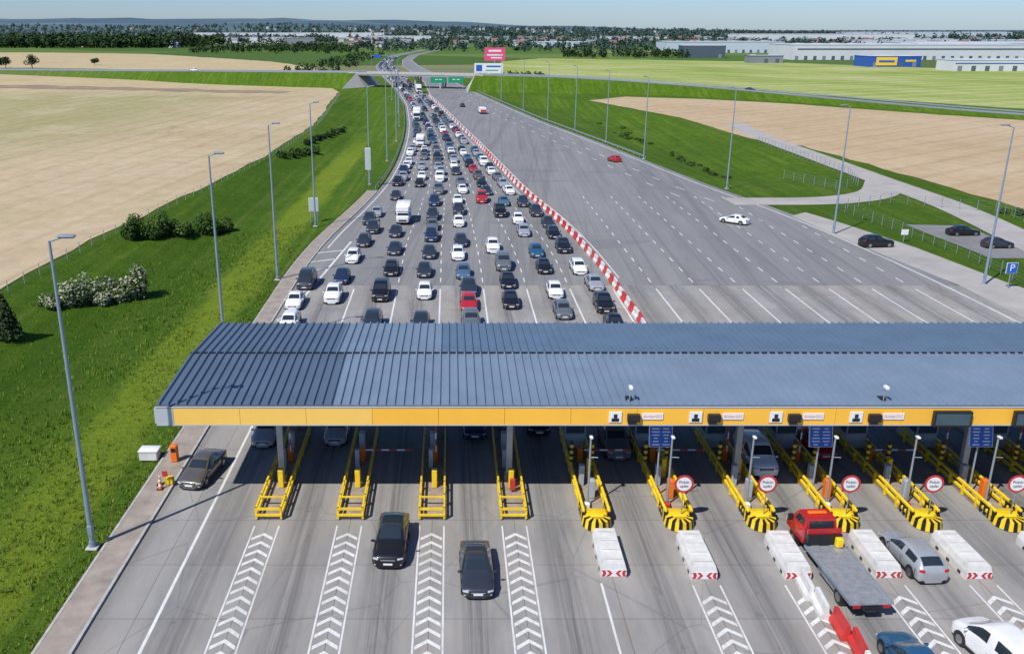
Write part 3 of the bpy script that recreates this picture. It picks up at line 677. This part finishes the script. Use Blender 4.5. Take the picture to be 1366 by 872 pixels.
        if k in(5,7,9,11):
            mb=MB(); mb.cyl((0,.1,0),(0,.1,4.2),.06,.06,'steel'); mb.box((0,0,4.4),(1.5,.12,1.4),'white',rx=-.25); 
            mb.box((0,-.065,4.4),(1.42,.02,1.32),'blue',rx=-.25)
            for r in range(6):
                for cc in range(2):
                    mb.box((-.33+cc*.66,-.085+(r-2.5)*.2*.25,4.4+(r-2.5)*.2),(.22+.3*random.random(),.012,.07),'white',rx=-.25)
            mb.obj('tariff_board',None,(x-.75,52.6,.18))
mb=MB(); mb.box((0,0,.35),(1.3,.95,.7),'wcon',bev=.05); mb.box((0,0,.74),(1.4,1.05,.07),'white',bev=.02); mb.obj('utility_cabinet',40,(-21.6,58.6,0.))
mb=MB(); mb.box((0,0,.65),(.5,.45,1.3),'orange',bev=.06); mb.box((0,-.23,.95),(.32,.03,.3),'black'); mb.obj('toll_machine',40,(-19.6,57.9,.12))
def cone():
    mb=MB(); mb.box((0,0,.03),(.4,.4,.06),'black')
    for j in range(4): mb.cyl((0,0,.06+j*.17),(0,0,.23+j*.17),.15-j*.034,.15-(j+1)*.034,'orange' if j%2==0 else 'white',12,False)
    return mb.mesh('cone',40)
cn=cone()
for x,y in((-19.4,53.8),(-19.2,54.8),(-19.6,54.4)): inst('traffic_cone',cn,(x,y,.12))
mb=MB(); mb.cyl((0,0,0),(0,0,1.2),.04,.04,'yellow'); mb.box((0,-.03,1.0),(.35,.04,.4),'red'); mb.box((.15,.4,.3),(.5,.4,.5),'yellow',bev=.03); mb.obj('warning_marker',None,(-19.1,54.1,.12))
def barrier_seg(mb,x,y,ang,mat,L=1.9,h=.95):
    prof=[(-.3,0),(.3,0),(.3,.25),(.13,.45),(.1,h),(-.1,h),(-.13,.45),(-.3,.25)]
    c,s=math.cos(ang),math.sin(ang); vs=[]
    for t in(-L/2,L/2):
        for a,z in prof:
            vs.append((x+a*c-t*s,y+a*s+t*c,z))
    n=8; fs=[(i,(i+1)%n,n+(i+1)%n,n+i) for i in range(n)]+[tuple(range(n-1,-1,-1)),tuple(range(n,2*n))]
    mb.add(vs,fs,mat)
mb=MB(); y=72.;i=0
while y<425:
    x=BA(y); ang=-math.atan2(BA(y+3)-BA(y-3),6)
    if y<255 or (i//2)%2==0: barrier_seg(mb,x+random.uniform(-.1,.1),y,ang+random.uniform(-.05,.05),'red' if i%2 else 'wcon')
    y+=2.0*math.cos(ang) ; i+=1
mb.obj('plastic_barrier_row')
mb=MB()
for i,(x,y,c) in enumerate([(19.6,42.4,'wcon'),(19.75,40.7,'wcon'),(20.1,39.0,'red'),(20.3,37.3,'red'),(20.2,35.5,'wcon'),(20.1,33.7,'wcon')]): barrier_seg(mb,x,y,-.06+.05*i*(-1)**i*.3,c,1.7,.9)
mb.obj('plastic_barrier_row')
# ---------------------------------------------------------------- lamps
def lamp(h=19.):
    mb=MB(); mb.cyl((0,0,0),(0,0,.5),.22,.2,'lampsteel',12); mb.cyl((0,0,.5),(0,0,h-.3),.16,.075,'lampsteel',12)
    mb.cyl((0,0,h-.35),(.75,0,h-.1),.05,.045,'lampsteel',8)
    mb.box((.95,0,h-.05),(.95,.38,.14),'steel',bev=.05); mb.box((1.0,0,h-.135),(.7,.28,.04),'lens')
    mb.box((0,0,1.2),(.3,.34,.7),'lampsteel',bev=.03); mb.box((0,0,.06),(.7,.7,.12),'kerb',bev=.02)
    return mb.mesh('lamp',38)
lm=lamp()
for x,y in[(-21.3,46.8),(-21.4,80.5),(-21.2,107),(-21,138.5),(-15.9,178.5),(-14.6,211.5),(-14.6,250),(-16,290),(-19,340),(-25,400)]: inst('street_lamp',lm,(x,y,0),rd(random.uniform(-8,8)))
for x,y in[(64.5,104.7),(57.8,133),(53.5,173.2),(46,215),(42.5,248),(38,278),(33,310),(27.5,345),(22,395)]: inst('street_lamp',lm,(x,y,0),rd(180+random.uniform(-8,8)))
def sign(name,x,y,h,w,hh,mat,poles=2,z=0.,face=True):
    mb=MB()
    for s in((-1,1) if poles==2 else (0,)): mb.cyl((s*w*.35,.06,-.5),(s*w*.35,.06,h),.06,.06,'steel',8)
    mb.box((0,0,h-hh/2),(w,.08,hh),'white'); mb.box((0,-.05,h-hh/2),(w*.94,.02,hh*.94),mat); o=mb.obj(name,None,(x,y,z)); return o
o=sign('parking_sign',66.5,103.1,3.2,1.3,1.3,'blue',1); text('letter','P',1.2,(0,-.08,2.55),(pi/2,0,0),'white',o)
sign('information_sign',-21.8,142.6,3.8,1.5,2.2,'silver')
sign('traffic_sign',-15.9,176.,7.5,1.1,4.2,'silver',1); sign('information_sign',66,128,1.8,1.,.8,'white',1)
def fence(name,pts,h=1.6,step=3.,mat='steel',zf=lambda x,y:0.,wires=4):
    mb=MB()
    for a,b in zip(pts,pts[1:]):
        a=Vector(a);b=Vector(b); n=max(1,int((b-a).length/step))
        for i in range(n):
            p=a.lerp(b,i/n);q=a.lerp(b,(i+1)/n); z=zf(p.x,p.y);z2=zf(q.x,q.y)
            mb.box((p.x,p.y,z+h/2),(.07,.07,h),mat)
            for w in range(wires):
                zz=h*(w+1)/wires-.05; mb.cyl((p.x,p.y,z+zz),(q.x,q.y,z2+zz),.012,.012,mat,3,False)
    return mb.obj(name)
fence('wire_fence',[(interp(LFt,y)+1.5,y) for y in range(30,440,12)],1.5,4,'steel',gh,3)
fence('wire_fence',[(69,186),(74,172),(80,176),(84,190),(84,250)],1.8,2.5)
fence('wire_fence',[(69,104),(70,118),(68,136),(66,152),(78,158),(92,150),(93,120),(92,95)],1.8,2.5)
def guardrail(pts):
    mb=MB()
    for a,b in zip(pts,pts[1:]):
        a=Vector(a);b=Vector(b);d=(b-a);n=Vector((-d.y,d.x,0)).normalized()*.03
        mb.add([(a.x-n.x,a.y-n.y,.5),(b.x-n.x,b.y-n.y,.5),(b.x-n.x,b.y-n.y,.82),(a.x-n.x,a.y-n.y,.82),(a.x+n.x,a.y+n.y,.5),(b.x+n.x,b.y+n.y,.5),(b.x+n.x,b.y+n.y,.82),(a.x+n.x,a.y+n.y,.82)],[(0,1,2,3),(5,4,7,6),(3,2,6,7)],'steel')
        mb.box((a.x,a.y,.4),(.1,.1,.8),'steel')
    return mb.obj('guardrail')
guardrail([(LE(y)-.6,y,0) for y in range(172,480,4)]); guardrail([(RE(y)+.6,y,0) for y in range(215,460,4)])
# ---------------------------------------------------------------- crossing road, bridge
CP=[(-700,800,.2),(-420,700,.8),(-207,589,4),(-128,535,6),(-47,498,7),(14,474,7),(60,462,6.2),(107,442,4.2),(150,400,2.2),(190,338,1),(232,288,.5),(300,205,.4),(420,60,.4)]
def emb(pts,name,endcap):
    pts=curve(pts,6); mb=MB(); rows=[]
    for i,p in enumerate(pts):
        a=Vector(pts[max(0,i-1)][:2]);b=Vector(pts[min(len(pts)-1,i+1)][:2]);d=(b-a).normalized();n=Vector((-d.y,d.x))
        r=[]
        for o,z in((-6-2.2*p[2],-.1),(-6,p[2]),(-4.2,p[2]+.02),(4.2,p[2]+.02),(6,p[2]),(6+2.2*p[2],-.1)): r.append((p[0]+n.x*o,p[1]+n.y*o,z))
        rows.append(r)
    for i in range(len(rows)-1):
        for j in range(5):
            mb.add([rows[i][j],rows[i][j+1],rows[i+1][j+1],rows[i+1][j]][::-1],[(0,1,2,3)],'asph' if j==2 else 'grass')
    e=rows[endcap]; q=rows[endcap+(-1 if endcap else 1)]; dx=Vector((e[2][0]-q[2][0],e[2][1]-q[2][1])).normalized()*5
    lo1=(e[1][0]+dx.x,e[1][1]+dx.y,-.1); lo2=(e[4][0]+dx.x,e[4][1]+dx.y,-.1)
    mb.add([e[1],e[4],lo2,lo1],[(0,1,2,3)],'kerb'); mb.add([e[0],e[1],lo1],[(0,1,2)],'kerb'); mb.add([e[5],e[4],lo2],[(0,1,2)],'kerb')
    mb.obj(name)
    for s in(-5,5):
        g=MB()
        for i,(p,q) in enumerate(zip(pts,pts[1:])):
            d=(Vector(q[:2])-Vector(p[:2])).normalized();n=Vector((-d.y,d.x))*s
            g.quad((p[0]+n.x,p[1]+n.y,p[2]+.35),(q[0]+n.x,q[1]+n.y,q[2]+.35),(q[0]+n.x,q[1]+n.y,q[2]+.8),(p[0]+n.x,p[1]+n.y,p[2]+.8),'steel')
        g.obj('guardrail')
emb(CP[:5],'road_embankment',-1); emb(CP[5:],'road_embankment',0)
a=Vector((-49,498.8));b=Vector((16,473.2)); d=b-a; L=d.length; ang=math.atan2(d.y,d.x); c=(a+b)/2
br=bpy.data.objects.new('road_bridge',None); sc.collection.objects.link(br); br.location=(c.x,c.y,0); br.rotation_euler=(0,0,ang)
mb=MB(); mb.box((0,0,6.5),(L,11.,1.0),'kerb'); mb.box((0,0,7.03),(L,8.6,.04),'asph')
for s in(-1,1):
    mb.box((0,s*5.6,7.1),(L+6,.35,.9),'kerb'); mb.box((0,s*5.6,8.4),(L+4,.08,.08),'steel')
    for i in range(34): mb.box((-L/2+i*L/33,s*5.6,8.0),(.08,.08,.8),'steel')
mb.obj('deck',parent=br)
mb=MB()
for x in(-13,0.,14):
    for y in(-3.5,0,3.5): mb.cyl((x,y,-.2),(x,y,6.1),.5,.5,'kerb',12)
mb.obj('piers',parent=br)
car(135,417,'D',sedan,rd(45),True).location.z=2.9; car(-150,549,'W',van,rd(60),True).location.z=5.5
mb=MB()
for x in(-10,6.5): mb.cyl((x,0,0),(x,0,6.5),.15,.15,'steel')
mb.box((-5.8,-.1,5.2),(7.4,.15,2.9),'greens'); mb.box((3.,-.1,5.2),(7.4,.15,2.9),'greens'); mb.box((-2,0,6.5),(17.5,.3,.3),'steel')
for x in(-6.6,-4.6,2,4.2): mb.box((x,-.19,5.4),(1.4,.02,.35),'white')
mb.obj('direction_sign',None,(0,462,0))
mb=MB(); mb.cyl((0,0,0),(0,0,10),.5,.4,'steel'); mb.box((0,0,14),(13,.5,8),'pink'); mb.box((0,-.27,16),(8,.04,1.2),'white'); mb.box((0,-.27,13.5),(10,.04,.9),'white'); mb.box((1,-.27,11.8),(7,.04,.8),'white')
mb.obj('billboard',None,(28.5,594,0))
mb=MB(); mb.cyl((-6,0,0),(-6,0,3),.3,.3,'steel');mb.cyl((6,0,0),(6,0,3),.3,.3,'steel'); mb.box((0,0,5.6),(18,.5,6.2),'white'); mb.box((-6,-.27,5.8),(3.8,.04,3.8),'blue'); mb.box((3,-.27,6.8),(9,.04,1.),'blue'); mb.box((2,-.27,4.4),(8,.04,.6),'greens')
mb.obj('billboard',None,(24.5,588,0),rd(-4))
mb=MB(); 
for x in(-14,0): mb.cyl((x,0,0),(x,0,8),.2,.2,'steel')
mb.box((-7,0,8),(14.5,.4,.5),'steel'); mb.box((-9,-.3,7.3),(5,.1,3),'blue'); mb.obj('sign_gantry',None,(-52,790,0))
# ---------------------------------------------------------------- buildings
def hall(name,x,y,w,d,h,wall,roof='rgrey',band=None,rz=0.,extra=None):
    mb=MB(); mb.box((0,0,h/2),(w,d,h),wall); mb.box((0,0,h+.25),(w+.6,d+.6,.5),roof)
    mb.box((0,0,h+.52),(w-1,d-1,.1),'wall1')
    if band: mb.box((0,-d/2-.06,h*.72),(w*.96,.1,h*.10),band)
    n=max(3,int(w/9))
    for i in range(n):
        xx=-w/2+w*(i+.5)/n
        mb.box((xx,-d/2-.08,1.9),(3.2,.1,3.6),'winband' if i%3 else 'rgrey'); 
        if i%2==0: mb.box((xx,0,h+.9),(2.5,d*.5,.8),'silver')
    if extra: extra(mb,w,d,h)
    return mb.obj(name,None,(x,y,0),rz)
hall('warehouse_building',455,960,235,70,14,'wall1','wsilv','winband')
hall('warehouse_building',350,1225,150,60,13,'wsilv','rgrey')
hall('warehouse_building',700,1150,300,90,13,'wall1','wsilv','wblue')
hall('office_building',268,1000,44,24,12,'winband','rgrey')
hall('office_building',283,845,30,14,6,'rgrey','winband')
def ex(mb,w,d,h):
    mb.box((-w*.16,-d/2-.2,h*.5+.5),(w*.40,.3,h*.8),'wyel'); mb.box((-w*.16,-d/2-.4,h*.55),(w*.3,.1,1.6),'wblue'); mb.box((w*.3,-d/2-.2,h*.6),(w*.2,.1,1.6),'wyel')
hall('furniture_store_building',357,765,42,28,8.,'wblue','wblue',None,0,ex)
hall('depot_building',400,690,70,24,7.5,'wall1','wsilv','wblue')
hall('warehouse_building',-470,2800,560,120,17,'wall1','wsilv')
hall('warehouse_building',-120,2300,150,60,12,'wall1','rgrey')
hall('warehouse_building',-300,1900,60,30,11,'rgrey','winband')
hall('warehouse_building',-420,2050,160,40,11,'wall1','wsilv')
hall('warehouse_building',900,2300,420,90,16,'wall1','wsilv')
hall('warehouse_building',1500,3000,500,120,18,'wsilv','wall1')
hall('farm_building',-640,1150,45,16,8,'winband','rgrey')
for i in range(9):
    hall('warehouse_building',random.uniform(150,1400),random.uniform(1350,2600),random.uniform(60,150),random.uniform(30,60),random.uniform(8,13),random.choice(['wall1','wsilv','wall2']),random.choice(['rgrey','wsilv']))
mb=MB()
for i in range(430):
    y=random.uniform(1500,4600); x=random.uniform(-.12,.72)*y if random.random()<.85 else random.uniform(-.5,0)*y
    w=random.uniform(10,18);d=random.uniform(9,14);h=random.uniform(4.5,7.5); rh=random.uniform(2.5,4.5); r=random.choice(['rred','rgrey','rgrey']); wl=random.choice(['wall1','wall2','wall1'])
    zz=max(0,gh(x,y)); mb.box((x,y,zz+h/2-.5),(w,d,h+1),wl)
    w2,d2=w/2+.5,d/2+.5; z=zz+h
    mb.add([(x-w2,y-d2,z),(x+w2,y-d2,z),(x+w2,y+d2,z),(x-w2,y+d2,z),(x-w2,y,z+rh),(x+w2,y,z+rh)],[(0,1,5,4),(2,3,4,5),(1,2,5),(3,0,4)],r)
mb.obj('distant_town_houses')
# ---------------------------------------------------------------- vegetation
def leafcloud(V,F,c,r,n,size,shell=.55):
    for _ in range(n):
        while True:
            p=Vector((random.uniform(-1,1),random.uniform(-1,1),random.uniform(-1,1)))
            if shell<p.length<1 or (p.length<1 and random.random()<.25): break
        q=Vector((c[0]+p.x*r[0],c[1]+p.y*r[1],c[2]+p.z*r[2]))
        nrm=(p+Vector((random.uniform(-.7,.7),random.uniform(-.7,.7),random.uniform(-.3,1.)))).normalized()
        u=nrm.orthogonal().normalized(); w=nrm.cross(u); t=random.uniform(0,6.28); u,w=u*math.cos(t)+w*math.sin(t),w*math.cos(t)-u*math.sin(t)
        s=size*random.uniform(.6,1.3); o=len(V)
        V+= [q-u*s,q+w*s*.6,q+u*s,q-w*s*.6]; F.append((o,o+1,o+2,o+3))
def mkfoliage(name,V,F,mat,trunks=None,loc=(0,0,0)):
    mb=MB(); mb.add(V,F,mat)
    if trunks:
        for a,b,r0,r1 in trunks: mb.cyl(a,b,r0,r1,'bark',7)
    return mb.obj(name,None,loc)
def bush(name,pts,mat,n=500,size=.16):
    V=[];F=[];T=[]
    for (x,y,r,h) in pts:
        z=gh(x,y)
        for k in range(6):
            a=random.uniform(0,6.28);rr=random.uniform(0,.7)*r; hh=h*random.uniform(.5,1)
            leafcloud(V,F,(x+rr*math.cos(a),y+rr*math.sin(a),z+hh*.5),(r*.55,r*.55,hh*.55),n//6,size)
        for k in range(4):
            a=random.uniform(0,6.28); T.append(((x,y,z-.2),(x+math.cos(a)*r*.5,y+math.sin(a)*r*.5,z+h*.6),.06,.02))
    return mkfoliage(name,V,F,mat,T)
U=random.uniform
bush('flowering_bush',[(-46.5,100,1.5,1.8),(-44.6,102,2.0,3.0),(-42.8,104.2,2.7,4.3),(-40.6,106.3,2.1,3.6),(-38.9,107.5,2,4.4),(-41.5,103.2,1.4,2.0)],'leaff',2400,.17)
bush('hedge',[(-47.8+i*.95+U(-.9,.9),132.5+i*1.25+U(-.5,.5),U(1.2,2.6),U(1.6,4.6)) for i in range(12)],'leaf',1000,.2)
bush('shrub',[(-40.8+i*1.3,222+i*4,1.8,2.2) for i in range(5)],'leaf',500,.25)
bush('shrub',[(-39+i*.6,250+i*6,1.6,2.) for i in range(8)],'leafd',300,.3)
bush('shrub',[(60+U(-3,3)+(y-200)*-.04,y,U(.7,1.6),U(.5,1.3)) for y in [U(195,330) for i in range(26)]],'leaf',180,.22)
bush('shrub',[(94+U(-2,2),U(120,150),1.,1.) for i in range(14)],'leaf',260,.2)
V=[];F=[]
for k in range(14):
    t=k/13; r=1.7*(1-t)+.15; leafcloud(V,F,(-46.3,89,gh(-46.3,89)+.4+t*4.2),(r,r,.35),int(260*(1-t)+40),.2,.3)
mkfoliage('fir_tree',V,F,'leafd',[((-46.3,89,-1.5),(-46.3,89,3),.12,.03)])
V=[];F=[]
def tuft(x,y,h,n):
    z=gh(x,y)-.03
    for _ in range(n):
        a=U(0,6.28); px,py=x+U(-.2,.2),y+U(-.2,.2); w=U(.02,.05); l=U(.3,.7)*h; hh=h*U(.6,1.2); o=len(V)
        V.extend([(px-w*math.sin(a),py+w*math.cos(a),z),(px+w*math.sin(a),py-w*math.cos(a),z),(px+l*math.cos(a),py+l*math.sin(a),z+hh)]); F.append((o,o+1,o+2))
for _ in range(6000):
    y=30+U(0,1)**1.3*115; x=-21.2-abs(random.gauss(0,10)) ; 
    if x<-53 : continue
    den=noise.noise((x*.13,y*.09,4.)); 
    if den<-.15 and random.random()<.7: continue
    tuft(x,y,U(.14,.34)+.15*(x<-30),7)
for _ in range(1500):
    y=U(28,170); tuft(LE(y)-2.05-U(0,.35),y,U(.1,.28),6)
mb=MB(); mb.add(V,F,'tuft'); mb.obj('grass_tufts')
def tree(name,x,y,h,r,mat='leafd',n=900,size=.5):
    V=[];F=[];T=[((x,y,-.2),(x,y,h*.6),.035*h,.015*h)]
    for k in range(9):
        a=U(0,6.28);rr=r*U(.1,.65);z=h*U(.4,.85)
        leafcloud(V,F,(x+rr*math.cos(a),y+rr*math.sin(a),z),(r*.5,r*.5,h*.2),n//9,size); T.append(((x,y,h*.35),(x+rr*math.cos(a),y+rr*math.sin(a),z),.012*h,.005*h))
    return mkfoliage(name,V,F,mat,T)
for x,y,h,r in[(-340,716,9,5),(-318,712,11,5.5),(-352,730,8,5),(-300,790,6,4)]: tree('deciduous_tree',x,y,h,r)
def forest(name,fn,n,hr,mat='leafhaze'):
    V=[];F=[]
    for i in range(n):
        x,y=fn(); h=U(*hr); r=h*U(.3,.5); z=max(0,gh(x,y))
        for k in range(3): leafcloud(V,F,(x+U(-.4,.4)*r,y+U(-.4,.4)*r,z+h*U(.35,.65)),(r*.8,r*.8,h*.4),9,h*.16,.6)
    return mkfoliage(name,V,F,mat)
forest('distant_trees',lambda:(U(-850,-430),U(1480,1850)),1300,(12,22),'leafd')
forest('distant_trees',lambda:(lambda y:(U(-.5,-.12)*y,y))(U(1900,2500)),900,(10,18),'leafhaze')
forest('distant_trees',lambda:(lambda y:(U(-.55,.75)*y,y))(U(2600,4800)),3600,(12,22),'leafhaze')
forest('distant_trees',lambda:(lambda y:(U(-.1,.72)*y,y))(U(1200,2600)),2100,(7,14),'leafhaze')
forest('distant_trees',lambda:(U(120,260),U(985,1040)),90,(6,11),'leafd')
forest('distant_trees',lambda:(U(-330,-120),U(1150,1500)),260,(6,12),'leafd')
forest('distant_trees',lambda:(U(-110,-75),U(600,1100)),120,(3,7),'leafd')
forest('roadside_shrubs',lambda:(U(20,60),U(505,600)),120,(2,5),'leafd')
# ---------------------------------------------------------------- light, world, camera
w=bpy.data.worlds.new('World'); sc.world=w; w.use_nodes=True; nt=w.node_tree
bg=nt.nodes['Background']; sky=nt.nodes.new('ShaderNodeTexSky'); sky.sky_type='NISHITA'; sky.sun_disc=False
el=rd(50); sx,sy=-.68,-.733
sky.sun_elevation=el; sky.sun_rotation=math.atan2(sx,sy)%(2*pi); sky.altitude=50; sky.air_density=1.; sky.dust_density=.3; sky.ozone_density=3.
tm=nt.nodes.new('ShaderNodeMix'); tm.data_type='RGBA'; tm.blend_type='MULTIPLY'; tm.inputs[0].default_value=1; tm.inputs[7].default_value=(.70,.90,1.30,1)
nt.links.new(sky.outputs[0],tm.inputs[6]); nt.links.new(tm.outputs[2],bg.inputs[0]); bg.inputs[1].default_value=.092
sd=bpy.data.lights.new('sun','SUN'); sd.energy=5.0; sd.angle=rd(.53); sd.color=(1,.965,.91)
so=bpy.data.objects.new('sun',sd); sc.collection.objects.link(so)
so.rotation_euler=Vector((sx*math.cos(el),sy*math.cos(el),math.sin(el))).to_track_quat('Z','Y').to_euler()
cd=bpy.data.cameras.new('camera'); co=bpy.data.objects.new('camera',cd); sc.collection.objects.link(co)
co.location=(0,0,29.4); co.rotation_euler=(rd(90-18.35),0,0); cd.sensor_width=36; cd.lens=31.6; cd.shift_x=.0608; cd.clip_end=30000; cd.clip_start=.5
sc.camera=co
sc.view_settings.view_transform='Standard'; sc.view_settings.look='None'; sc.view_settings.exposure=0
